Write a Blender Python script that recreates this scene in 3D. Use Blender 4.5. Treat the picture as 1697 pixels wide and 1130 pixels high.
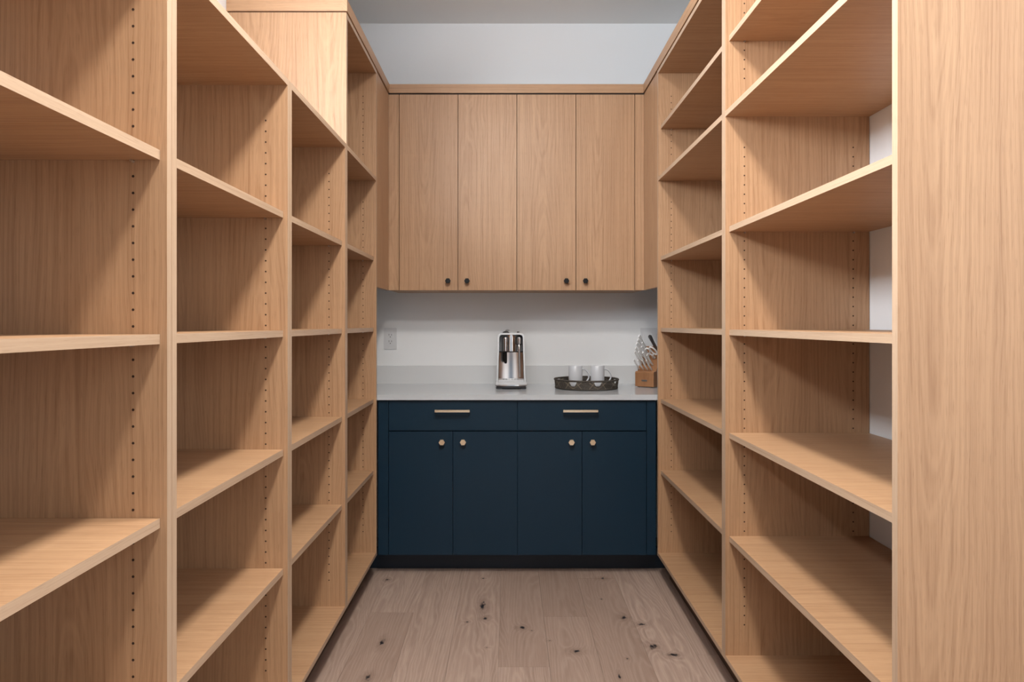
import bpy, bmesh, math, random
from mathutils import Vector, Matrix
random.seed(7)
S = bpy.context.scene
COL = S.collection
for o in list(bpy.data.objects): bpy.data.objects.remove(o)

# ------------------------------------------------------------------ camera, world, lights, exposure
EYE = 1.269
cam_d = bpy.data.cameras.new('camera'); cam = bpy.data.objects.new('camera', cam_d); COL.objects.link(cam)
cam.location = (0, 0, EYE); cam.rotation_euler = (math.pi/2, 0, 0)
cam_d.sensor_width = 36; cam_d.lens = 1150/1697*36
cam_d.shift_x = 6/1697; cam_d.shift_y = -28.5/1697; cam_d.clip_start = .02
S.camera = cam
S.view_settings.view_transform = 'Standard'; S.view_settings.look = 'None'
S.view_settings.gamma = 1; S.view_settings.use_curve_mapping = False
S.view_settings.exposure = 0.13
W = bpy.data.worlds.new('world'); S.world = W; W.use_nodes = True
W.node_tree.nodes['Background'].inputs[0].default_value = (.72, .83, 1, 1)
W.node_tree.nodes['Background'].inputs[1].default_value = 1.0

def area(name, loc, rot, size, power, color, shape='DISK', sy=None, spread=180):
    l = bpy.data.lights.new(name, 'AREA'); l.shape = shape; l.size = size
    if sy: l.size_y = sy
    l.energy = power; l.color = color; l.spread = math.radians(spread)
    o = bpy.data.objects.new(name, l); COL.objects.link(o); o.location = loc; o.rotation_euler = rot
    return o
# daylight standing outside the high window in the left wall
area('window_daylight', (-1.245, 1.05, 2.46), (0, math.radians(-112), 0), .62, 92, (.90, .95, 1), 'RECTANGLE', 1.6)
LAMPS = [(.035, .72, 3.03), (.035, 1.6, 3.03), (.035, -.55, 3.03)]  # last one is an unseen fill added behind the camera
LPOW = [28, 29, 5]
for p, w in zip(LAMPS, LPOW):
    area('lamp_light', (p[0], p[1], p[2]), (0, 0, 0), .26 if p[1] < 1 else .34, w, (1, .955, .89), spread=168)

# ------------------------------------------------------------------ materials
def mat(name, col=(.5,.5,.5), rough=.5, metal=0, **kw):
    m = bpy.data.materials.new(name); m.use_nodes = True
    b = m.node_tree.nodes['Principled BSDF']
    b.inputs['Base Color'].default_value = (*col, 1); b.inputs['Roughness'].default_value = rough
    b.inputs['Metallic'].default_value = metal
    for k, v in kw.items(): b.inputs[k.replace('_', ' ')].default_value = v
    return m
class NT:
    def __init__(s, m): s.t = m.node_tree; s.n = s.t.nodes; s.l = s.t.links; s.b = s.n['Principled BSDF']
    def put(s, sock, v):
        if isinstance(v, bpy.types.NodeSocket): s.l.new(v, sock)
        elif v is not None: sock.default_value = v
    def m(s, op, a, b=None, c=None, clamp=False):
        x = s.n.new('ShaderNodeMath'); x.operation = op; x.use_clamp = clamp
        s.put(x.inputs[0], a); s.put(x.inputs[1], b)
        if c is not None: s.put(x.inputs[2], c)
        return x.outputs[0]
    def comb(s, x, y, z=0):
        c = s.n.new('ShaderNodeCombineXYZ'); s.put(c.inputs[0], x); s.put(c.inputs[1], y); s.put(c.inputs[2], z); return c.outputs[0]
    def noise(s, vec, scale=1, detail=3, rough=.55, dist=0):
        x = s.n.new('ShaderNodeTexNoise'); s.put(x.inputs['Vector'], vec)
        x.inputs['Scale'].default_value = scale; x.inputs['Detail'].default_value = detail
        x.inputs['Roughness'].default_value = rough; x.inputs['Distortion'].default_value = dist
        return x.outputs['Fac']
    def mix(s, f, a, b):
        x = s.n.new('ShaderNodeMix'); x.data_type = 'RGBA'; s.put(x.inputs[0], f)
        for i, v in ((6, a), (7, b)):
            s.put(x.inputs[i], v if isinstance(v, bpy.types.NodeSocket) else (*v, 1))
        return x.outputs[2]
    def rng(s, v, a, b, c=0, d=1):
        x = s.n.new('ShaderNodeMapRange'); s.put(x.inputs[0], v)
        for i, q in enumerate((a, b, c, d)): x.inputs[i+1].default_value = q
        return x.outputs[0]
    def bump(s, h, st, dist):
        x = s.n.new('ShaderNodeBump'); x.inputs['Strength'].default_value = st; x.inputs['Distance'].default_value = dist
        s.put(x.inputs['Height'], h); s.l.new(x.outputs[0], s.b.inputs['Normal'])

def oak(name, axis, light=(.500,.305,.172), mid=(.320,.168,.084), dark=(.20,.09,.04), period=.145, ring=.0090, contrast=.75, rough=.42, u_swap=None):
    m = mat(name, light, rough); t = NT(m)
    tc = t.n.new('ShaderNodeTexCoord'); sp = t.n.new('ShaderNodeSeparateXYZ'); t.l.new(tc.outputs['Object'], sp.inputs[0])
    oi = t.n.new('ShaderNodeObjectInfo'); r = oi.outputs['Random']
    ax = 'XYZ'.index(axis); oth = [i for i in range(3) if i != ax]
    v = sp.outputs[ax]; u = t.m('ADD', sp.outputs[oth[0]], sp.outputs[oth[1]])
    vo = t.m('MULTIPLY_ADD', r, 7.3, v); uo = t.m('MULTIPLY_ADD', r, 3.7, u)
    low = t.noise(t.comb(t.m('MULTIPLY', uo, 5), t.m('MULTIPLY', vo, 1.3)), 1, 2)
    wob = t.noise(t.comb(t.m('MULTIPLY', uo, 38), t.m('MULTIPLY', vo, 3.2), 4.2), 1, 3)
    pp = t.n.new('ShaderNodeMath'); pp.operation = 'PINGPONG'; pp.inputs[1].default_value = period
    t.l.new(t.m('MULTIPLY_ADD', low, .06, uo), pp.inputs[0])
    up = pp.outputs[0]
    d0 = t.n.new('ShaderNodeMath'); d0.operation = 'PINGPONG'; d0.inputs[1].default_value = 1.9
    t.l.new(vo, d0.inputs[0])
    d = t.m('ADD', t.m('MULTIPLY_ADD', d0.outputs[0], .034, .006), t.m('MULTIPLY', low, .035))
    rad = t.m('SQRT', t.m('ADD', t.m('POWER', up, 2), t.m('POWER', d, 2)))
    wb2 = t.noise(t.comb(t.m('MULTIPLY', uo, 14), t.m('MULTIPLY', vo, 2.2), 1.7), 1, 3, .6)
    rad = t.m('ADD', t.m('ADD', rad, t.m('MULTIPLY', wob, .0045)), t.m('MULTIPLY', wb2, .015))
    s1 = t.m('MULTIPLY_ADD', t.m('SINE', t.m('MULTIPLY', rad, 6.283/ring)), .5, .5)
    s3 = t.m('MULTIPLY_ADD', t.m('SINE', t.m('MULTIPLY', rad, 6.283/(ring*.413))), .5, .5)
    band = t.m('ADD', t.m('MULTIPLY', t.m('POWER', s1, 1.6), .6), t.m('MULTIPLY', s3, .4))
    fib = t.noise(t.comb(t.m('MULTIPLY', uo, 300), t.m('MULTIPLY', vo, 6)), 1, 3, .6)
    fib2 = t.noise(t.comb(t.m('MULTIPLY', uo, 90), t.m('MULTIPLY', vo, 1.1), 9), 1, 3, .6)
    big = t.noise(t.comb(t.m('MULTIPLY', uo, 9), t.m('MULTIPLY', vo, .7), 2), 1, 2)
    f1 = t.m('MULTIPLY', band, t.rng(fib2, .3, .7, .15, 1))
    c = t.mix(t.m('MULTIPLY', f1, contrast, clamp=True), light, mid)
    c = t.mix(t.rng(big, .35, .7, 0, .22), c, mid)
    c = t.mix(t.rng(fib, .52, .75, 0, .30), c, dark)
    c = t.mix(t.rng(fib2, .42, .72, 0, .22), c, dark)
    pore = t.noise(t.comb(t.m('MULTIPLY', uo, 620), t.m('MULTIPLY', vo, 22), 5), 1, 2, .5)
    c = t.mix(t.rng(pore, .60, .72, 0, .38), c, dark)
    t.l.new(c, t.b.inputs['Base Color'])
    t.bump(fib, .12, .0006)
    t.put(t.b.inputs['Roughness'], t.rng(fib, .3, .7, rough-.05, rough+.08))
    return m
OZ = oak('oak_vertical_grain', 'Z'); OX = oak('oak_cross_grain', 'X', contrast=.45, period=.3); OY = oak('oak_long_grain', 'Y', contrast=.45)
EDGE = dict(light=(.53,.38,.265), mid=(.42,.285,.185), dark=(.27,.165,.10), contrast=.55)
EZ = oak('oak_edge_vertical', 'Z', **EDGE); EY = oak('oak_edge_long', 'Y', **EDGE)
DARKGAP = mat('shadow_gap_black', (.02,.015,.012), .9)
HOLE = mat('pin_hole_dark', (.035,.015,.008), .9)
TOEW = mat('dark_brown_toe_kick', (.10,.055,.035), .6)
def paint(name, col, rough, var=.03, scale=60, bstr=.05):
    m = mat(name, col, rough); t = NT(m); tc = t.n.new('ShaderNodeTexCoord')
    n = t.noise(tc.outputs['Object'], scale, 4); n2 = t.noise(tc.outputs['Object'], 1.5, 2)
    c = t.mix(t.m('MULTIPLY', n2, var*4), col, tuple(x*.88 for x in col)); t.l.new(c, t.b.inputs['Base Color'])
    t.bump(n, bstr, .001); return m
WALL = paint('wall_paint_cool_white', (.84,.855,.87), .6)
CEIL = paint('ceiling_paint', (.88,.88,.87), .8)
NAVY = paint('navy_lacquer', (.0052,.0240,.0455), .42, .02, 400, .03); NAVY.node_tree.nodes['Principled BSDF'].inputs['Specular IOR Level'].default_value = .3
NAVYD = paint('navy_toe_kick', (.006,.016,.032), .5)
QUARTZ = paint('white_quartz', (.55,.58,.61), .16, .02, 90, .0)
PLATE = mat('outlet_plastic_white', (.68,.69,.71), .35)
SLOT = mat('outlet_slot_dark', (.02,.02,.02), .6)
BRASS = mat('brushed_brass', (.90,.78,.58), .26, 1)
BLACK = mat('matt_black_metal', (.012,.012,.013), .38, .5)
CHROME = mat('polished_chrome', (.80,.80,.81), .06, 1)
STEEL = mat('brushed_steel', (.62,.63,.65), .28, 1)
SILVER = mat('pale_silver_enamel', (.66,.68,.70), .25, .15)
DGREY = mat('dark_grey_plastic', (.06,.06,.065), .4)
CERAM = mat('white_glazed_ceramic', (.62,.64,.68), .18)
KWHITE = mat('white_knife_handle', (.90,.90,.90), .3)
RATTAN = mat('grey_brown_willow', (.10,.08,.065), .6)
RATT2 = mat('pale_willow_cane', (.26,.21,.15), .55)
_t = NT(RATTAN); _tc = _t.n.new('ShaderNodeTexCoord')
_t.l.new(_t.mix(_t.noise(_tc.outputs['Object'], 160, 3), (.012,.010,.009), (.12,.10,.08)), _t.b.inputs['Base Color'])
BLOCK = oak('acacia_block_wood', 'Z', light=(.36,.17,.075), mid=(.25,.11,.045), dark=(.13,.05,.02), period=.05, ring=.008)
GLASS = mat('window_glass', (1,1,1), .02)
_t = NT(GLASS); tr = _t.n.new('ShaderNodeBsdfTransparent'); gl = _t.n.new('ShaderNodeBsdfGlossy'); gl.inputs['Roughness'].default_value = .02
mx = _t.n.new('ShaderNodeMixShader'); mx.inputs[0].default_value = .06
_t.l.new(tr.outputs[0], mx.inputs[1]); _t.l.new(gl.outputs[0], mx.inputs[2]); _t.l.new(mx.outputs[0], _t.n['Material Output'].inputs[0])
LENS = mat('lamp_lens_lit', (1,1,1), .5); NT(LENS).b.inputs['Emission Color'].default_value = (1,.93,.84,1); NT(LENS).b.inputs['Emission Strength'].default_value = 8
WHITE = mat('white_trim_paint', (.75,.75,.75), .4)

def floor_mat():
    m = mat('knotty_greige_oak_plank', (.3,.23,.18), .48); t = NT(m)
    tc = t.n.new('ShaderNodeTexCoord'); sp = t.n.new('ShaderNodeSeparateXYZ'); t.l.new(tc.outputs['Object'], sp.inputs[0])
    oi = t.n.new('ShaderNodeObjectInfo'); r = oi.outputs['Random']
    x, y = sp.outputs[0], sp.outputs[1]
    knots = [(-.115,3.12,.011,.045),(-.10,2.99,.012,.014),(-.175,2.955,.006,.006),(.058,2.90,.014,.012),(.097,2.87,.004,.004),
             (.263,2.69,.016,.012),(.45,2.63,.004,.006),(.40,2.50,.004,.018),(-.505,2.76,.010,.03),(-.505,2.49,.012,.02),
             (.165,2.78,.005,.004),(-.60,3.44,.010,.012),(-.125,3.46,.005,.005),(.47,3.46,.014,.012),(.50,3.00,.012,.020),(.56,2.93,.016,.012),
             (.57,2.73,.016,.02),(.63,2.66,.016,.012),(.62,2.38,.022,.012),(-.77,2.95,.012,.02),(-.30,1.9,.014,.02),(.2,1.6,.012,.012),(.43,3.2,.004,.005),(-.085,2.72,.004,.004)]
    nz = t.noise(t.comb(t.m('MULTIPLY', x, 60), t.m('MULTIPLY', y, 40)), 1, 3)
    dmin = None
    for kx, ky, sx, sy in knots:
        a = t.m('POWER', t.m('MULTIPLY', t.m('SUBTRACT', x, kx), 1/sx), 2)
        b = t.m('POWER', t.m('MULTIPLY', t.m('SUBTRACT', y, ky), 1/sy), 2)
        dd = t.m('SQRT', t.m('ADD', a, b)); dmin = dd if dmin is None else t.m('MINIMUM', dmin, dd)
    kd = t.m('ADD', dmin, t.m('MULTIPLY', t.m('SUBTRACT', nz, .5), 3.2))
    core = t.rng(kd, .35, 1.0, 1, 0); halo = t.rng(kd, .5, 3.2, .42, 0)
    push = t.m('MULTIPLY', t.m('POWER', 2.718, t.m('MULTIPLY', dmin, -.45)), .030)
    u = t.m('MULTIPLY_ADD', r, 5.1, x); v = t.m('MULTIPLY_ADD', r, 9.3, y)
    low = t.noise(t.comb(t.m('MULTIPLY', u, 5), t.m('MULTIPLY', v, .9)), 1, 3)
    pp = t.n.new('ShaderNodeMath'); pp.operation = 'PINGPONG'; pp.inputs[1].default_value = .115
    t.l.new(t.m('MULTIPLY_ADD', low, .10, u), pp.inputs[0])
    d = t.m('MULTIPLY_ADD', low, .09, t.m('MULTIPLY', t.m('FRACT', t.m('MULTIPLY', v, .27)), .09))
    rad = t.m('SQRT', t.m('ADD', t.m('POWER', pp.outputs[0], 2), t.m('POWER', d, 2)))
    wob = t.noise(t.comb(t.m('MULTIPLY', u, 50), t.m('MULTIPLY', v, 5), 3), 1, 3)
    rad = t.m('ADD', t.m('ADD', rad, t.m('MULTIPLY', wob, .006)), push)
    s = t.m('MULTIPLY_ADD', t.m('SINE', t.m('MULTIPLY', rad, 6.283/.0082)), .5, .5)
    fib = t.noise(t.comb(t.m('MULTIPLY', u, 260), t.m('MULTIPLY', v, 9)), 1, 3, .6)
    f2 = t.noise(t.comb(t.m('MULTIPLY', u, 45), t.m('MULTIPLY', v, 1.5), 5), 1, 3)
    c = t.mix(t.rng(f2, .3, .7), (.44,.322,.262), (.32,.225,.18))
    c = t.mix(t.m('MULTIPLY', t.m('POWER', s, 2), .42), c, (.53,.41,.34))
    c = t.mix(t.rng(fib, .5, .75, 0, .4), c, (.19,.125,.09))
    c = t.mix(t.rng(r, 0, 1, 0, .55), c, (.25,.165,.125))
    c = t.mix(halo, c, (.13,.08,.06)); c = t.mix(core, c, (.012,.012,.016))
    t.l.new(c, t.b.inputs['Base Color']); t.bump(t.m('ADD', fib, s), .10, .0008)
    return m
FLOORM = floor_mat()

# ------------------------------------------------------------------ helpers
def tag(o, label=None, cat=None, group=None, kind=None):
    for k, v in (('label', label), ('category', cat), ('group', group), ('kind', kind)):
        if v: o[k] = v
    return o
def empty(name, loc, label=None, cat=None, group=None):
    o = bpy.data.objects.new(name, None); COL.objects.link(o); o.location = loc; o.empty_display_size = .1
    return tag(o, label, cat, group)
def obj(name, bm, mats, parent=None, smooth=False, bevel=0, off=None):
    """bm holds world coordinates; local origin = the thing's base (off)."""
    if bevel:
        es = [e for e in bm.edges if len(e.link_faces) == 2 and e.calc_face_angle(0) > .6]
        bmesh.ops.bevel(bm, geom=es, offset=bevel, segments=1, affect='EDGES', clamp_overlap=True)
    bmesh.ops.recalc_face_normals(bm, faces=bm.faces)
    root = parent
    base = Vector((0, 0, 0))
    while root is not None:
        base += Vector(root.location); root = root.parent
    if off is not None: base = Vector(off)
    bmesh.ops.translate(bm, verts=bm.verts, vec=-base)
    me = bpy.data.meshes.new(name); bm.to_mesh(me); bm.free()
    for q in (mats if isinstance(mats, (list, tuple)) else [mats]): me.materials.append(q)
    o = bpy.data.objects.new(name, me); COL.objects.link(o)
    if parent is not None: o.parent = parent
    else: o.location = base
    if smooth:
        me.polygons.foreach_set('use_smooth', [True]*len(me.polygons))
        try: me.set_sharp_from_angle(angle=math.radians(40))
        except Exception: pass
    return o
def box(bm, x0, x1, y0, y1, z0, z1, mi=0, fmi=None):
    v = [bm.verts.new((x, y, z)) for x in (x0, x1) for y in (y0, y1) for z in (z0, z1)]
    fs = {'-x': (0,1,3,2), '+x': (4,6,7,5), '-y': (0,4,5,1), '+y': (2,3,7,6), '-z': (0,2,6,4), '+z': (1,5,7,3)}
    for k, ix in fs.items():
        f = bm.faces.new([v[i] for i in ix]); f.material_index = (fmi or {}).get(k, mi)
    return v
def B(*a, **k):
    bm = bmesh.new(); box(bm, *a, **k); return bm
def cyl(bm, c, axis, r, h, n=16, r2=None, mi=0):
    """solid (cone) from point c along axis."""
    a = Vector(axis).normalized(); q = a.to_track_quat('Z', 'Y').to_matrix(); r2 = r if r2 is None else r2
    R = []
    for rr, d in ((r, 0), (r2, h)):
        R.append([bm.verts.new(Vector(c) + a*d + q @ Vector((rr*math.cos(2*math.pi*i/n), rr*math.sin(2*math.pi*i/n), 0))) for i in range(n)])
    for i in range(n):
        f = bm.faces.new((R[0][i], R[0][(i+1) % n], R[1][(i+1) % n], R[1][i])); f.material_index = mi
    for k in (0, 1):
        f = bm.faces.new(R[k]); f.material_index = mi
def lathe(bm, c, prof, n=40, sx=1, sy=1):
    """revolve (r,z) pairs around z at c; closes where r==0."""
    rings = []
    for r, z in prof:
        if r < 1e-6: rings.append([bm.verts.new((c[0], c[1], c[2]+z))])
        else: rings.append([bm.verts.new((c[0]+sx*r*math.cos(2*math.pi*i/n), c[1]+sy*r*math.sin(2*math.pi*i/n), c[2]+z)) for i in range(n)])
    for a, b in zip(rings, rings[1:]):
        for i in range(n):
            j = (i+1) % n
            if len(a) == 1 and len(b) == 1: continue
            if len(a) == 1: bm.faces.new((a[0], b[j], b[i]))
            elif len(b) == 1: bm.faces.new((a[i], a[j], b[0]))
            else: bm.faces.new((a[i], a[j], b[j], b[i]))
def tube(bm, pts, rad, n=8, closed=False, flat=1.0):
    pts = [Vector(p) for p in pts]; N = len(pts); rings = []
    rr = rad if isinstance(rad, (list, tuple)) else [rad]*N
    up = Vector((0, 0, 1))
    for i, p in enumerate(pts):
        a = pts[(i-1) % N] if closed or i > 0 else p; b = pts[(i+1) % N] if closed or i < N-1 else p
        d = (b-a).normalized(); s = d.cross(up)
        if s.length < 1e-3: s = d.cross(Vector((0, 1, 0)))
        s.normalize(); w = s.cross(d).normalized()
        rings.append([bm.verts.new(p + (s*math.cos(2*math.pi*k/n)*flat + w*math.sin(2*math.pi*k/n))*rr[i]) for k in range(n)])
    for i in range(N if closed else N-1):
        a, b = rings[i], rings[(i+1) % N]
        for k in range(n): bm.faces.new((a[k], a[(k+1) % n], b[(k+1) % n], b[k]))
    if not closed:
        bm.faces.new(rings[0]); bm.faces.new(rings[-1])
def prism(bm, poly, M, h, mi=0):
    """poly of (a,b); M maps (a,b,t) to a world Vector; extruded t = h[0]..h[1]."""
    A = [bm.verts.new(M(a, b, h[0])) for a, b in poly]; C = [bm.verts.new(M(a, b, h[1])) for a, b in poly]
    n = len(poly)
    for i in range(n): bm.faces.new((A[i], A[(i+1) % n], C[(i+1) % n], C[i])).material_index = mi
    bm.faces.new(A).material_index = mi; bm.faces.new(C).material_index = mi
def rrect(x0, x1, z0, z1, r, seg=5, bottom=True):
    out = []
    for cx, cz, a0 in ((x1-r, z1-r, 0), (x0+r, z1-r, 90), (x0+r, z0+r, 180), (x1-r, z0+r, 270)):
        if not bottom and a0 >= 180:
            out.append((x0 if a0 == 180 else x1, z0)); continue
        for k in range(seg+1):
            a = math.radians(a0 + 90*k/seg); out.append((cx+r*math.cos(a), cz+r*math.sin(a)))
    return out

# ------------------------------------------------------------------ room shell
XL, XR = -.655, .742          # front planes of the left and right shelving
WL, WR, YB, YF, ZC = -1.14, 1.236, 4.124, -1.6, 3.053
def struct(name, bm, m, **k):
    return tag(obj(name, bm, m, **k), kind='structure')
fl = struct('floor', B(WL-.1, WR+.1, YF-.1, YB+.1, -.12, -.0152), TOEW, off=(0, 0, 0))
joints = {-.607: [3.052, .75], -.417: [1.35], -.227: [3.62, 1.9], -.037: [2.567, .6], .153: [3.010, 1.2], .343: [3.46, 1.75], .533: [.9], .723: [2.66, .2], -.797: [2.05, .1]}
for k in range(-6, 7):
    x0 = -.037 + .19*k; x1 = x0+.19
    xa, xb = max(x0, WL), min(x1, WR)
    if xb-xa < .02: continue
    js = joints.get(round(x0, 3), [random.uniform(.3, 3)])
    ys = sorted([YF] + js + [YB])
    for ya, yb in zip(ys, ys[1:]):
        obj('plank', B(xa+.0004, xb-.0004, ya+.0004, yb-.0004, -.015, 0), FLOORM, fl, bevel=.0007)
struct('ceiling', B(WL-.1, WR+.1, YF-.1, YB+.1, ZC, ZC+.12), CEIL)
struct('wall_back', B(WL-.1, WR+.1, YB, YB+.12, 0, ZC), WALL)
struct('wall_right', B(WR, WR+.12, YF, YB, 0, ZC), WALL)
# left wall with the high window
wy0, wy1, wz0, wz1 = .20, 1.90, 2.16, 2.84
bm = bmesh.new()
box(bm, WL-.12, WL, YF, wy0, 0, ZC); box(bm, WL-.12, WL, wy1, YB, 0, ZC)
box(bm, WL-.12, WL, wy0, wy1, 0, wz0); box(bm, WL-.12, WL, wy0, wy1, wz1, ZC)
struct('wall_left', bm, WALL)
wn = empty('window_1', (WL, (wy0+wy1)/2, wz0)); wn['kind'] = 'structure'
bm = bmesh.new()
for a in ((wy0, wy0+.04, wz0, wz1), (wy1-.04, wy1, wz0, wz1), (wy0+.04, wy1-.04, wz0, wz0+.04), (wy0+.04, wy1-.04, wz1-.04, wz1), ((wy0+wy1)/2-.02, (wy0+wy1)/2+.02, wz0+.04, wz1-.04)):
    box(bm, WL-.08, WL-.03, *a)
obj('window_frame', bm, WHITE, wn, bevel=.002)
obj('pane', B(WL-.058, WL-.054, wy0+.04, (wy0+wy1)/2-.02, wz0+.04, wz1-.04), GLASS, wn)
obj('pane', B(WL-.058, WL-.054, (wy0+wy1)/2+.02, wy1-.04, wz0+.04, wz1-.04), GLASS, wn)
# wall behind the camera with a closed door
dx0, dx1 = -.40, .50
bm = bmesh.new()
box(bm, WL-.1, dx0, YF-.12, YF, 0, ZC); box(bm, dx1, WR+.1, YF-.12, YF, 0, ZC); box(bm, dx0, dx1, YF-.12, YF, 2.1, ZC)
struct('wall_front', bm, WALL)
dr = empty('door_1', ((dx0+dx1)/2, YF, 0)); dr['kind'] = 'structure'
obj('door_panel', B(dx0+.004, dx1-.004, YF-.07, YF-.03, .006, 2.096), paint('slate_blue_door_paint', (.10,.15,.21), .4), dr, bevel=.002)
bm = bmesh.new(); cyl(bm, (dx0+.08, YF-.03, 1.0), (0, 1, 0), .012, .05); cyl(bm, (dx0+.08, YF+.02, 1.0), (0, 1, 0), .028, .03, r2=.02)
obj('door_handle', bm, BLACK, dr, smooth=True)
# recessed ceiling lamps, the last an added fill
names = ['recessed round ceiling lamp above the front of the aisle', 'recessed round ceiling lamp above the middle of the aisle', 'unseen ceiling lamp added behind the camera as fill']
for p, nm in zip(LAMPS, names):
    L = empty('ceiling_light', (p[0], p[1], ZC), nm, 'ceiling light', 'recessed ceiling lamps')
    bm = bmesh.new(); lathe(bm, (p[0], p[1], ZC), [(.130, 0), (.160, 0), (.157, -.008), (.134, -.008), (.130, 0)])
    obj('trim_ring', bm, WHITE, L, smooth=True)
    bm = bmesh.new(); lathe(bm, (p[0], p[1], ZC), [(0, -.001), (.129, -.001), (.129, -.004), (0, -.004)])
    obj('lens', bm, LENS, L)

# ------------------------------------------------------------------ shelving units
ZB0, ZB1 = .118, .135         # bottom panel
ZM0, ZM1 = EYE+.708, EYE+.727 # fixed shelf / top of the low units
ZT0, ZT1 = EYE+1.241, EYE+1.259
TH = .019
ROW = [EYE + z for z in (.333, -.020, -.3725, -.7253)]
HZ = [EYE + .603 - .032*k for k in range(52)]; HZT = [EYE + 1.127 - .032*k for k in range(10)]
def holes(panel, xs, y, d, zs):
    bm = bmesh.new()
    for x in xs:
        for z in zs: cyl(bm, (x, y, z), (0, d, 0), .0026, .0004, 8)
    h = obj('pin_hole_row', bm, HOLE, panel); h['kind'] = 'stuff'
def unit(side, y0, y1, tall, shelves, label, near_outer=False):
    """side -1 left, +1 right; y0,y1 outer faces of its two side panels"""
    xf = XL if side < 0 else XR; xw = WL if side < 0 else WR
    def bx(a, b, *r, **k):     # a,b distance behind the front plane
        p, q = xf + side*a, xf + side*b
        return B(min(p, q), max(p, q), *r, **k)
    D = abs(xw-xf) - .002
    ff = '+x' if side < 0 else '-x'
    top1 = ZT1 if tall else ZM1; top0 = ZT0 if tall else ZM0
    U = empty('shelving_unit', (xf + side*D/2, (y0+y1)/2, 0), label, 'shelving', 'built-in open shelving units')
    hx = [xf + side*.065, xf + side*(D-.055)]
    zs = HZ + (HZT if tall else [])
    for ya, yb, d, yh in ((y0, y0+TH, 1, y0+TH), (y1-TH, y1, -1, y1-TH)):
        p = obj('side_panel', bx(0, D, ya, yb, ZB0, top1, fmi={ff: 1}), [OZ, EZ], U, bevel=.0008)
        holes(p, hx, yh, d, zs)
    ia, ib = y0+TH, y1-TH
    obj('top_panel', bx(0, D, ia, ib, top0, top1, fmi={ff: 1}), [OX, EY], U, bevel=.0008)
    obj('bottom_panel', bx(0, D, ia, ib, ZB0, ZB1, fmi={ff: 1}), [OX, EY], U, bevel=.0008)
    if tall: obj('fixed_shelf', bx(0, D, ia, ib, ZM0, ZM1, fmi={ff: 1}), [OX, EY], U, bevel=.0008)
    for z in shelves:
        s = obj('shelf', bx(.013, D-.004, ia+.0012, ib-.0012, z-TH, z, fmi={ff: 1}), [OX, EY], U, bevel=.0008)
        for x in hx:
            for y, d in ((ia, 1), (ib, -1)):
                bm = bmesh.new(); cyl(bm, (x, y, z-TH-.0027), (0, d, 0), .0026, .009, 8)
                obj('shelf_pin', bm, STEEL, s)
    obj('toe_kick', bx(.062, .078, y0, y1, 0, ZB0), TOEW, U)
    return U
unit(-1, .625, 1.3505, False, ROW, 'low open oak shelving unit nearest the camera on the left')
unit(-1, 1.3515, 2.078, False, ROW, 'second low oak shelving unit from the camera on the left')
unit(-1, 2.0795, 2.8045, False, ROW, 'third low oak shelving unit on the left, against the tall unit')
uL = unit(-1, 2.8055, 3.457, True, ROW, 'tall narrow oak shelving unit at the far end of the left side')
uR = unit(1, 1.323, 2.392, True, [EYE+.985] + ROW, 'wide tall oak shelving unit nearest the camera on the right, plain side facing camera')
uR2 = unit(1, 2.393, 3.457, True, [EYE+.983] + ROW, 'tall oak shelving unit at the far right, beside the navy cabinets')

# ------------------------------------------------------------------ back cabinets
YU, YD, YC = 3.80, 3.49, 3.474
UB, UT = 1.453, EYE+1.259
ux = [-.598, -.276, .0463, .370, .692]
def hexknob(y, x, z, r, m, parent, stem=.014, head=.012):
    bm = bmesh.new(); cyl(bm, (x, y, z), (0, -1, 0), .006, stem+.001, 12)
    a = []
    for yy, rr in ((y-stem, r*.86), (y-stem-head*.4, r), (y-stem-head*.85, r), (y-stem-head, r*.9)):
        a.append([bm.verts.new((x+rr*math.cos(math.radians(60*i)), yy, z+rr*math.sin(math.radians(60*i)))) for i in range(6)])
    for p, q in zip(a, a[1:]):
        for i in range(6): bm.faces.new((p[i], p[(i+1) % 6], q[(i+1) % 6], q[i]))
    bm.faces.new(a[0]); bm.faces.new(a[-1])
    return obj('knob', bm, m, parent)
for s in (0, 1):
    cx = (ux[2*s]+ux[2*s+2])/2
    U = empty('wall_cabinet', (cx, (YU+YB)/2, UB),
              ['left two-door oak wall cabinet with black hexagonal knobs', 'right two-door oak wall cabinet with black hexagonal knobs'][s], 'cabinet', 'oak wall cabinets')
    xa, xb = (-.640, ux[2]) if s == 0 else (ux[2], XR)
    xa = XL if s == 0 else xa
    xi = -.598 if s == 0 else xa; xj = xb if s == 0 else .692
    obj('body', B(xa+.001, xb-.001, YU+.021, YB-.001, UB, UT), [OX], U)
    obj('shadow_gap', B(xa+.002, xb-.002, YU+.0195, YU+.0208, UB+.001, UT-.001), DARKGAP, U)
    for k in (0, 1):
        p, q = ux[2*s+k], ux[2*s+k+1]
        d = obj('door', B(p+.0016, q-.0016, YU, YU+.019, UB, UT-.004), OZ, U, bevel=.0008)
        kx = q-.0535 if k == 0 else p+.0505
        hexknob(YU, kx, 1.503, .0155, BLACK, d)
    if s == 0:
        obj('filler_strip', B(XL, ux[0]-.0016, YU, YU+.019, UB, UT-.004), OZ, U, bevel=.0006)
        obj('corner_panel', B(XL-.019, XL-.0002, 3.4585, YU+.019, UB, UT-.004), OZ, U, bevel=.0006)
    else:
        obj('filler_strip', B(ux[4]+.0016, XR, YU, YU+.019, UB, UT-.004), OZ, U, bevel=.0006)
        obj('corner_panel', B(XR+.0002, XR+.019, 3.4585, YU+.019, UB, UT-.004), OZ, U, bevel=.0006)
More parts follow.
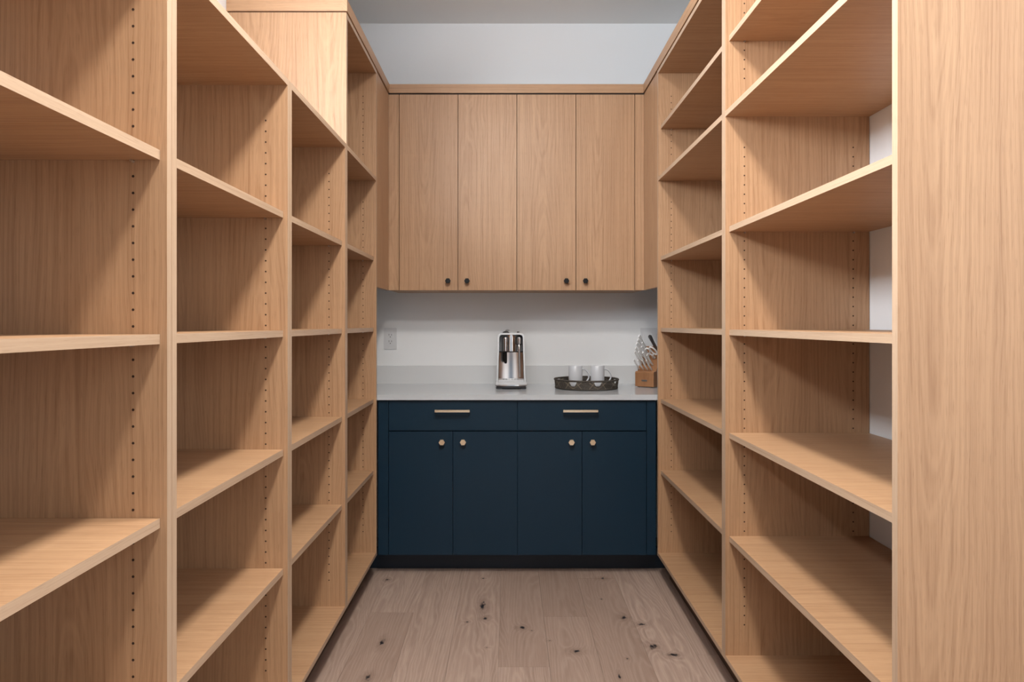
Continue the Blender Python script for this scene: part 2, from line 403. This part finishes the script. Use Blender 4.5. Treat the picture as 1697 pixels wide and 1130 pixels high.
# crown strip along the tops of the tall units and the wall cabinets
CZ0, CZ1 = EYE+1.263, EYE+1.311
def crown(n, bm): tag(obj(n, bm, OY if n != 'trim_2' else OX, bevel=.0008, off=(0, 0, CZ0)), kind='structure')
bm = bmesh.new(); box(bm, XL-.018, XL+.004, 2.802, YU-.004, CZ0, CZ1); crown('trim_1', bm)
bm = bmesh.new(); box(bm, XL-.018, XR+.018, YU-.004, YU+.018, CZ0, CZ1); crown('trim_2', bm)
bm = bmesh.new(); box(bm, XR-.004, XR+.018, 1.319, YU-.004, CZ0, CZ1); crown('trim_3', bm)
bm = bmesh.new(); box(bm, WL+.001, XL-.018, 2.802, 2.822, CZ0, CZ1); tag(obj('trim_4', bm, OX, bevel=.0008, off=(0, 0, CZ0)), kind='structure')
bm = bmesh.new(); box(bm, XR+.018, WR-.001, 1.319, 1.339, CZ0, CZ1); tag(obj('trim_5', bm, OX, bevel=.0008, off=(0, 0, CZ0)), kind='structure')
bm = bmesh.new()
box(bm, WL+.002, XL-.003, 2.809, YB-.002, ZT1, CZ0); box(bm, XR+.003, WR-.002, 1.326, YB-.002, ZT1, CZ0); box(bm, XL-.003, XR+.003, YU+.002, YB-.002, ZT1-.004, CZ0)
tag(obj('crown_shadow_gap', bm, DARKGAP), kind='structure')  # black slab standing in for the shade in the gap below the crown

lx = [-.6024, -.279, .0455, .370, .695]
ZTK, ZD, ZDR0, ZDR1, ZCT0, ZCT1 = .107, .727, .733, .882, .887, .914
for s in (0, 1):
    xa, xb = (XL+.001, lx[2]) if s == 0 else (lx[2], XR-.001)
    U = empty('base_cabinet', ((xa+xb)/2, (YD+YB)/2, 0),
              ['left navy blue base cabinet with one drawer and two doors', 'right navy blue base cabinet with one drawer and two doors'][s], 'cabinet', 'navy base cabinets')
    obj('body', B(xa, xb, YD+.021, YB-.002, ZTK, ZCT0-.001), NAVY, U)
    obj('toe_kick', B((-.80 if s == 0 else xa), (xb if s == 0 else .88), YD+.115, YD+.13, 0, ZTK), NAVYD, U)
    p, q = lx[2*s], lx[2*s+2]
    d = obj('drawer', B(p+.0015, q-.0015, YD, YD+.02, ZDR0, ZDR1), NAVY, U, bevel=.001)
    hc = [-.280, .3605][s]; bm = bmesh.new()
    box(bm, hc-.087, hc+.087, YD-.034, YD-.024, .828, .840)
    for hx in (hc-.083, hc+.083): box(bm, hx-.004, hx+.004, YD-.025, YD, .829, .839)
    obj('bar_pull', bm, BRASS, d, bevel=.0012)
    for k in (0, 1):
        p, q = lx[2*s+k], lx[2*s+k+1]
        d = obj('door', B(p+.0015, q-.0015, YD, YD+.02, ZTK, ZD), NAVY, U, bevel=.001)
        kx = [[-.333, -.227], [.316, .4217]][s][k]
        hexknob(YD, kx, .676, .0165, BRASS, d)
    obj('filler_strip', B(*((XL+.0005, lx[0]-.0015) if s == 0 else (lx[4]+.0015, XR-.0005)), YD, YD+.02, ZTK, ZDR1), NAVY, U, bevel=.001)
bm = bmesh.new(); box(bm, WL+.002, WR-.002, YC, YB-.001, ZCT0, ZCT1)
tag(obj('countertop', bm, QUARTZ, bevel=.002, off=(0, YC, ZCT0)), 'pale grey-white quartz countertop over the navy cabinets', 'countertop')
tag(obj('backsplash', B(WL+.002, WR-.002, YB-.016, YB-.001, ZCT1, 1.021), paint('white_quartz_lightened', (.68,.69,.70), .16, .02, 90, .0), bevel=.001, off=(0, YB, ZCT1)), 'low quartz upstand along the wall behind the counter', 'backsplash')  # counter quartz lightened here because the upright face catches less light

# ------------------------------------------------------------------ wall plates
def plate(x, z, w, label, switch=False):
    P = empty('wall_outlet' if not switch else 'switch_plate', (x, YB, z), label, 'outlet' if not switch else 'switch plate')
    bm = bmesh.new(); prism(bm, rrect(x-w/2, x+w/2, z-.063, z+.063, .004), lambda a, b, t: Vector((a, t, b)), (YB-.006, YB))
    obj('cover_plate', bm, PLATE, P, bevel=.001)
    if not switch:
        f = obj('receptacle_face', B(x-.0175, x+.0175, YB-.0082, YB-.005, z-.034, z+.034), PLATE, P, bevel=.0008)
        for dz in (.019, -.019):
            bm = bmesh.new()
            box(bm, x-.0085, x-.0062, YB-.0086, YB-.0078, z+dz-.001, z+dz+.009); box(bm, x+.0062, x+.0085, YB-.0086, YB-.0078, z+dz-.001, z+dz+.008)
            cyl(bm, (x, YB-.0078, z+dz-.009), (0, -1, 0), .0028, .0008, 10)
            obj('socket_slots', bm, SLOT, f)
    else:
        for dx in (-.023, .023):
            obj('rocker', B(x+dx-.0165, x+dx+.0165, YB-.009, YB-.005, z-.033, z+.033), PLATE, P, bevel=.001)
plate(-.7005, 1.181, .075, 'white duplex wall outlet above the left end of the counter')
plate(.842, 1.181, .116, 'white wall plate half hidden behind the knife block', True)

# ------------------------------------------------------------------ coffee machine
mx_, my_ = .0147, 3.745
K = empty('coffee_machine', (mx_, my_+.18, ZCT1), 'chrome and silver capsule coffee machine on the counter', 'coffee machine')
X = lambda a: mx_ + a
ext = lambda a, b, t: Vector((mx_+a, t, b))
# base slab with bowed front
def bowed(w, y0, y1, bow, n=9):
    pts = [(w/2, y1), (-w/2, y1)]
    for i in range(n):
        a = -w/2 + w*i/(n-1); pts.append((a, y0 + bow*(2*a/w)**2))
    return pts
bm = bmesh.new(); prism(bm, bowed(.172, 3.752, 4.095, .012), lambda a, b, t: Vector((mx_+a, b, t)), (.932, .9385)); obj('chrome_band', bm, CHROME, K, bevel=.001)
bm = bmesh.new(); prism(bm, bowed(.166, 3.757, 4.095, .012), lambda a, b, t: Vector((mx_+a, b, t)), (.9385, .953)); obj('base', bm, SILVER, K, bevel=.003)
bm = bmesh.new(); prism(bm, bowed(.160, 3.762, 4.09, .012), lambda a, b, t: Vector((mx_+a, b, t)), (.920, .932)); obj('underside', bm, DGREY, K)
for dx in (-.066, .066):
    for y in (3.782, 4.07):
        bm = bmesh.new(); cyl(bm, (X(dx), y, ZCT1), (0, 0, 1), .014, .008, 14, r2=.019); obj('foot', bm, DGREY, K)
# body shell: arch frame in front, solid box behind, widening towards the base
def arch(w0, w1, z0, z1, r, seg=7):
    pts = [(w0/2, z0)]
    for c, a0 in (((w1/2-r), 0), (-(w1/2-r), 90)):
        for k in range(seg+1):
            a = math.radians(a0 + 90*k/seg); pts.append((c+r*math.cos(a), z1-r+r*math.sin(a)))
    pts.append((-w0/2, z0)); return pts
O = arch(.158, .143, .953, 1.2185, .022); I = arch(.143, .129, .953, 1.2095, .016)
bm = bmesh.new()
ya, yb = 3.778, 3.90
oa = [bm.verts.new(ext(a, b, ya+.03*max(0, (b-.953)/.27))) for a, b in O]; ia = [bm.verts.new(ext(a, b, ya+.03*max(0, (b-.953)/.27))) for a, b in I]
ob = [bm.verts.new(ext(a, b, yb)) for a, b in O]; ib = [bm.verts.new(ext(a, b, yb)) for a, b in I]
for i in range(len(O)-1):
    bm.faces.new((oa[i], oa[i+1], ia[i+1], ia[i])); bm.faces.new((oa[i], ob[i], ob[i+1], oa[i+1])); bm.faces.new((ia[i], ia[i+1], ib[i+1], ib[i])); bm.faces.new((ob[i], ib[i], ib[i+1], ob[i+1]))
bm.faces.new((oa[0], ia[0], ib[0], ob[0])); bm.faces.new((oa[-1], ob[-1], ib[-1], ia[-1]))
obj('front_frame', bm, SILVER, K, smooth=True)
bm = bmesh.new(); prism(bm, O, ext, (3.9005, 4.06)); obj('body', bm, SILVER, K, smooth=True)
bm = bmesh.new(); prism(bm, arch(.13, .125, .955, 1.205, .03), ext, (4.0605, 4.098)); obj('water_tank', bm, DGREY, K, smooth=True)
# upper chrome head
HH = [(a, b) for a, b in arch(.128, .127, 1.117, 1.208, .015)]
def bulge(w0, w1, z0, z1, r, y0, y1, bow, bowz=0, n=14):
    # slab with rounded top corners whose front is bowed outwards
    bm = bmesh.new(); cols = []
    for i in range(n+1):
        c = -1+2*i/n; col = []
        for j in range(9):
            z = z0+(z1-z0)*j/8; w = w0+(w1-w0)*j/8
            dz = z1-z; hw = w/2 - (r-math.sqrt(max(0, r*r-(r-dz)**2)) if dz < r else 0)
            col.append(bm.verts.new((mx_+c*hw, y0+bow*c*c+bowz*((2*j/8-1)**2), z)))
        cols.append(col)
    back = [[bm.verts.new((v.co.x, y1, v.co.z)) for v in col] for col in cols]
    for i in range(n):
        for j in range(8):
            bm.faces.new((cols[i][j], cols[i+1][j], cols[i+1][j+1], cols[i][j+1])); bm.faces.new((back[i][j], back[i][j+1], back[i+1][j+1], back[i+1][j]))
        for j in (0, 8): bm.faces.new((cols[i][j], back[i][j], back[i+1][j], cols[i+1][j]))
    for i in (0, n):
        for j in range(8): bm.faces.new((cols[i][j], cols[i][j+1], back[i][j+1], back[i][j]))
    return bm
head = obj('brew_head', bulge(.128, .127, 1.117, 1.208, .015, 3.828, 3.90, .030), CHROME, K, smooth=True)
obj('head_rim', B(X(-.0655), X(.0655), 3.823, 3.8999, 1.112, 1.1168), BLACK, K)
def dome(x, z0, z1, r, yc):
    bm = bmesh.new(); lathe(bm, (x, yc, 0), [(0, z1)] + [(r*math.sin(math.radians(a)), z1-r*.8+r*.8*math.cos(math.radians(a))) for a in (15, 30, 45, 60, 75, 90)] + [(r, z0), (0, z0)], 24)
    return bm
obj('dome_ring', dome(X(-.030), 1.119, 1.203, .0185, 3.829), BLACK, head, smooth=True)
obj('brew_housing', dome(X(-.030), 1.1185, 1.199, .0155, 3.821), CHROME, head, smooth=True)
obj('dome_ring', dome(X(.045), 1.155, 1.203, .0155, 3.829), BLACK, head, smooth=True)
obj('steam_housing', dome(X(.045), 1.158, 1.199, .0125, 3.822), CHROME, head, smooth=True)
# lower mirror bay
bm = bulge(.140, .132, .957, 1.111, .002, 3.893, 3.8997, -.008, -.003)
obj('mirror_panel', bm, mat('satin_chrome', (.74,.72,.72), .16, 1), K, smooth=True)
bm = bmesh.new(); lathe(bm, (X(-.030), 3.842, 0), [(0, 1.112), (.0085, 1.112), (.0085, 1.058), (.006, 1.05), (0, 1.048)], 16); obj('coffee_spout', bm, BLACK, K, smooth=True)
bm = bmesh.new(); tube(bm, [(X(.045), 3.822, 1.156), (X(.045), 3.815, 1.135), (X(.045), 3.813, 1.11), (X(.046), 3.811, 1.06), (X(.047), 3.807, 1.0), (X(.048), 3.804, .978)], [.008, .0095, .006, .0052, .0052, .0045], 12)
obj('steam_wand', bm, CHROME, K, smooth=True)
bm = bmesh.new(); lathe(bm, (X(.045), 3.814, 1.128), [(0, .006), (.0088, .004), (.0095, 0), (.0088, -.004), (0, -.006)], 14); obj('wand_collar', bm, CHROME, K, smooth=True)
dt = obj('drip_tray', B(X(-.069), X(.069), 3.772, 3.871, .9535, .964), SILVER, K, bevel=.002)
bm = bmesh.new()
for i in range(6): box(bm, X(-.045+.0155*i), X(-.036+.0155*i), 3.785, 3.86, .9641, .9648)
obj('drip_slots', bm, BLACK, dt)
bm = bmesh.new(); lathe(bm, (X(-.028), 3.86, 1.2185), [(0, .011), (.010, .009), (.018, .004), (.020, 0), (0, 0)], 24); obj('capsule_lid', bm, DGREY, K, smooth=True)
bm = bmesh.new(); tube(bm, [(X(-.030), 3.85, 1.226), (X(-.026), 3.87, 1.234), (X(-.010), 3.90, 1.232)], .004, 8); obj('lever', bm, CHROME, K, smooth=True)
for dx in (.036, .043):
    bm = bmesh.new(); cyl(bm, (X(dx), 3.86, 1.2185), (0, 0, 1), .0024, .008, 10); obj('button', bm, BLACK, K)

# ------------------------------------------------------------------ tray
tx, ty, R0 = .430, 3.830, .170
T = empty('serving_tray', (tx, ty, ZCT1), 'round dark woven willow tray with triangle openings, holding two mugs', 'tray')
def circ(r, z, n=64): return [(tx+r*math.cos(2*math.pi*i/n), ty+r*math.sin(2*math.pi*i/n), z) for i in range(n)]
bm = bmesh.new(); lathe(bm, (tx, ty, ZCT1), [(0, .002), (R0-.008, .002), (R0-.008, .010), (0, .010)], 48)
obj('tray_floor', bm, RATTAN, T)
def braid(name, r, z, amp, th):
    bm = bmesh.new(); n = 240
    for ph in (0, math.pi*2/3, math.pi*4/3):
        pts = [(tx+(r+amp*math.cos(40*2*math.pi*i/n+ph))*math.cos(2*math.pi*i/n), ty+(r+amp*math.cos(40*2*math.pi*i/n+ph))*math.sin(2*math.pi*i/n), z+amp*math.sin(40*2*math.pi*i/n+ph)) for i in range(n)]
        tube(bm, pts, th, 5, True)
    obj(name, bm, RATTAN, T, smooth=True)
braid('rim', R0+.004, ZCT1+.050, .0028, .0030)
braid('base_ring', R0-.002, ZCT1+.0065, .0028, .0030)
NOP = 8
for k in range(NOP):
    ac = math.radians(-98 + 22.5 + 45*k + 22.5); hw = math.pi/NOP      # centre and half width of a woven panel; openings lie between panels
    P = lambda a, f: (tx+(R0+.004*f)*math.cos(a), ty+(R0+.004*f)*math.sin(a), ZCT1+.010+.037*f)
    bm = bmesh.new()
    for j in range(9):
        f = j/8; h = hw*(1 if f < .34 else .86 - .24*(f-.34)/.66)
        tube(bm, [P(ac-h+2*h*i/10, f+random.uniform(-.03, .03)) for i in range(11)], .0026, 5)
    for j in range(14):
        q = ac-hw*.66+hw*1.32*j/13
        tube(bm, [P(q+random.uniform(-.03, .03), 0), P(q*.6+ac*.4, .5), P(ac+(q-ac)*.9+random.uniform(-.04, .04), 1)], .0022, 4)
    obj('woven_panel', bm, RATTAN, T, smooth=True)
    bm = bmesh.new()
    for sg in (-1, 1):
        tube(bm, [P(ac+sg*hw*.98, 0), P(ac+sg*hw*.55, .55), P(ac+sg*hw*.25, 1)], .0027, 5)
        tube(bm, [P(ac+sg*hw*.30, 0), P(ac+sg*hw*.55, .5), P(ac+sg*hw*.70, 1)], .0027, 5)
    obj('cane_strut', bm, RATT2, T, smooth=True)
# ------------------------------------------------------------------ mugs
def mug(x, y, label, src=None):
    M = empty('mug', (x, y, ZCT1+.010), label, 'mug', 'white mugs on the tray')
    if src is None:
        z = ZCT1+.0101; r = .0385; h = .112
        bm = bmesh.new(); lathe(bm, (x, y, z), [(0, 0), (r-.004, 0), (r-.001, .003), (r, .008), (r, h-.002), (r-.0015, h), (r-.003, h-.002), (r-.0035, .010), (r-.008, .006), (0, .006)], 48)
        obj('cup', bm, CERAM, M, smooth=True)
        bm = bmesh.new(); pts = []
        for i in range(15):
            a = math.radians(100 - 200*i/14); pts.append((x+r-.004+.036*max(math.cos(a), -.1)+.003, y-.006, z+.056+.038*math.sin(a)))
        tube(bm, pts, .0042, 10, flat=1.5); obj('handle', bm, CERAM, M, smooth=True)
    else:
        for c in src.children:
            q = c.copy(); COL.objects.link(q); q.parent = M
    return M
m1 = mug(.3727, 3.85, 'left white straight-sided mug on the willow tray')
mug(.4945, 3.85, 'right white straight-sided mug on the willow tray', m1)

# ------------------------------------------------------------------ knife block and what it holds
th = math.radians(36); f_ = Vector((-math.sin(th), -math.cos(th), 0)); r_ = Vector((math.cos(th), -math.sin(th), 0)); z_ = Vector((0, 0, 1))
tt = math.radians(50); d_ = f_*math.sin(tt)+z_*math.cos(tt); e_ = -f_*math.cos(tt)+z_*math.sin(tt)
C0 = Vector((.760, 3.878, ZCT1)); HW = .056
S0 = C0 + z_*.088 - f_*.030
KB = empty('knife_block', tuple(C0 - f_*.08), 'brown wooden knife block filled with white-handled knives at the right end of the counter', 'knife block')
prof = [(0, .004), (0, .080), (-.006, .088), (-.030, .088)]
top = e_*.180; ph_ = top.dot(f_); pz_ = top.z
prof += [(-.030+ph_, .088+pz_), (-.030+ph_-.055, .088+pz_-.045), (-.150, .06), (-.135, .004)]
bm = bmesh.new(); prism(bm, prof, lambda a, b, t: C0 + f_*a + z_*b + r_*t, (-HW, HW)); obj('block', bm, BLOCK, KB, bevel=.003)
bm = bmesh.new()
for a, b in ((-.012, -.04), (-.012, .04), (-.12, -.04), (-.12, .04)):
    cyl(bm, C0 + f_*a + r_*b, (0, 0, 1), .007, .0045, 10)
obj('feet', bm, DGREY, KB)
bm = bmesh.new(); prism(bm, [(-.016, .033), (.016, .033), (.016, .042), (-.016, .042)], lambda a, b, t: C0 + r_*a + z_*b + f_*t, (.0002, .0012)); obj('badge', bm, STEEL, KB)
def knife(name, E, L, w, label, cat, group, curve=.006):
    K = empty(name, tuple(E), label, cat, group)
    n = 8; bm = bmesh.new(); rings = []
    for i in range(n+1):
        s = i/n
        wd = w*.9*(.74 + .18*math.sin(math.pi*s*.9)+ (.34*max(0, s-.72)/.28))
        tk = w*.50*(1 - .15*math.cos(2*math.pi*s))
        c = E + d_*(.004 + (L-.004)*s) + e_*(-curve*math.sin(math.pi*s) - (.005 if s > .9 else 0))
        if i == n: wd *= .8; tk *= .8
        rings.append([bm.verts.new(c + e_*(wd/2*math.cos(a)) + r_*(tk/2*math.sin(a))) for a in [2*math.pi*k/12 for k in range(12)]])
    for A_, B_ in zip(rings, rings[1:]):
        for k in range(12): bm.faces.new((A_[k], A_[(k+1) % 12], B_[(k+1) % 12], B_[k]))
    bm.faces.new(rings[0]); bm.faces.new(rings[-1])
    obj('handle', bm, KWHITE, K, smooth=True)
    bm = bmesh.new(); prism(bm, [(-w*.36, -.012), (w*.36, -.012), (w*.30, .006), (-w*.30, .006)], lambda a, b, t: E + e_*a + d_*b + r_*t, (-.0015, .0015)); obj('blade', bm, STEEL, K)
    bm = bmesh.new()
    for s in (.3, .55, .78):
        for sg in (-1, 1): cyl(bm, E + d_*(L*s) - e_*(curve*math.sin(math.pi*s)) + r_*(sg*w*.27), r_*sg, .0011, w*.05, 8)
    obj('rivets', bm, STEEL, K)
Eat = lambda a, q: S0 + r_*a + e_*q
for a, nm in zip((-.046, -.021, .004, .029), ('leftmost', 'second from the left', 'third from the left', 'rightmost')):
    knife('steak_knife', Eat(a, .010), .095, .014, 'small white-handled steak knife in the lowest row, ' + nm, 'knife', 'steak knives in the block', .004)
big = [(-.046, .052, .115, .018, 'leftmost knife of the row above the steak knives'), (-.022, .054, .115, .018, 'second knife from the left in the row above the steak knives'),
       (.002, .052, .112, .018, 'third knife from the left in the row above the steak knives'), (.026, .044, .100, .016, 'rightmost knife of the row above the steak knives'),
       (-.046, .076, .120, .019, 'knife at the left edge in the third row up'), (-.044, .102, .128, .021, 'white-handled knife at the left edge, three below the top'),
       (-.044, .126, .130, .021, 'white-handled knife at the left edge, next to topmost'), (-.043, .152, .134, .024, 'topmost thick white-handled knife at the left edge'),
       (-.016, .112, .122, .018, 'white-handled knife between the scissors and the left column, upper'), (-.014, .088, .118, .018, 'white-handled knife just left of the scissors, lower')]
for a, q, L, w, lb in big: knife('kitchen_knife', Eat(a, q), L, w, lb, 'knife', 'kitchen knives in the block')
# scissors: two loops and shanks
E = Eat(.020, .092); SC = empty('kitchen_scissors', tuple(E), 'white-handled kitchen scissors in the right of the knife block', 'scissors')
for sg, l in ((-1, .026), (1, .033)):
    bm = bmesh.new(); c = E + d_*(.066 + (.006 if sg > 0 else 0)) + r_*(sg*.0185)
    tube(bm, [c + d_*(l*math.cos(2*math.pi*i/24)) + r_*(.0145*math.sin(2*math.pi*i/24) - sg*.006*math.cos(2*math.pi*i/24)) for i in range(24)], .0045, 8, True)
    tube(bm, [c - d_*(l*.85) + r_*(-sg*.006), E + d_*.028 + r_*(-sg*.002), E + d_*.006 - r_*(sg*.005)], .0052, 8)
    obj('handle_loop', bm, KWHITE, SC, smooth=True)
bm = bmesh.new(); prism(bm, [(-.009, -.012), (.009, -.012), (.008, .030), (-.008, .030)], lambda a, b, t: E + e_*a + d_*b + r_*t, (-.002, .002)); obj('blades', bm, STEEL, SC)
E = Eat(.020, .150); ST = empty('honing_steel', tuple(E), 'dark grey handled honing steel standing out of the top of the knife block', 'honing steel')
bm = bmesh.new(); tube(bm, [E + d_*s for s in (.004, .02, .07, .115, .128, .134)], [.007, .0085, .0085, .0105, .0105, .006], 14); obj('handle', bm, mat('grey_satin_handle', (.13,.13,.135), .3, .6), ST, smooth=True)
bm = bmesh.new(); cyl(bm, E - d_*.012, d_, .004, .018, 10); obj('rod', bm, STEEL, ST)
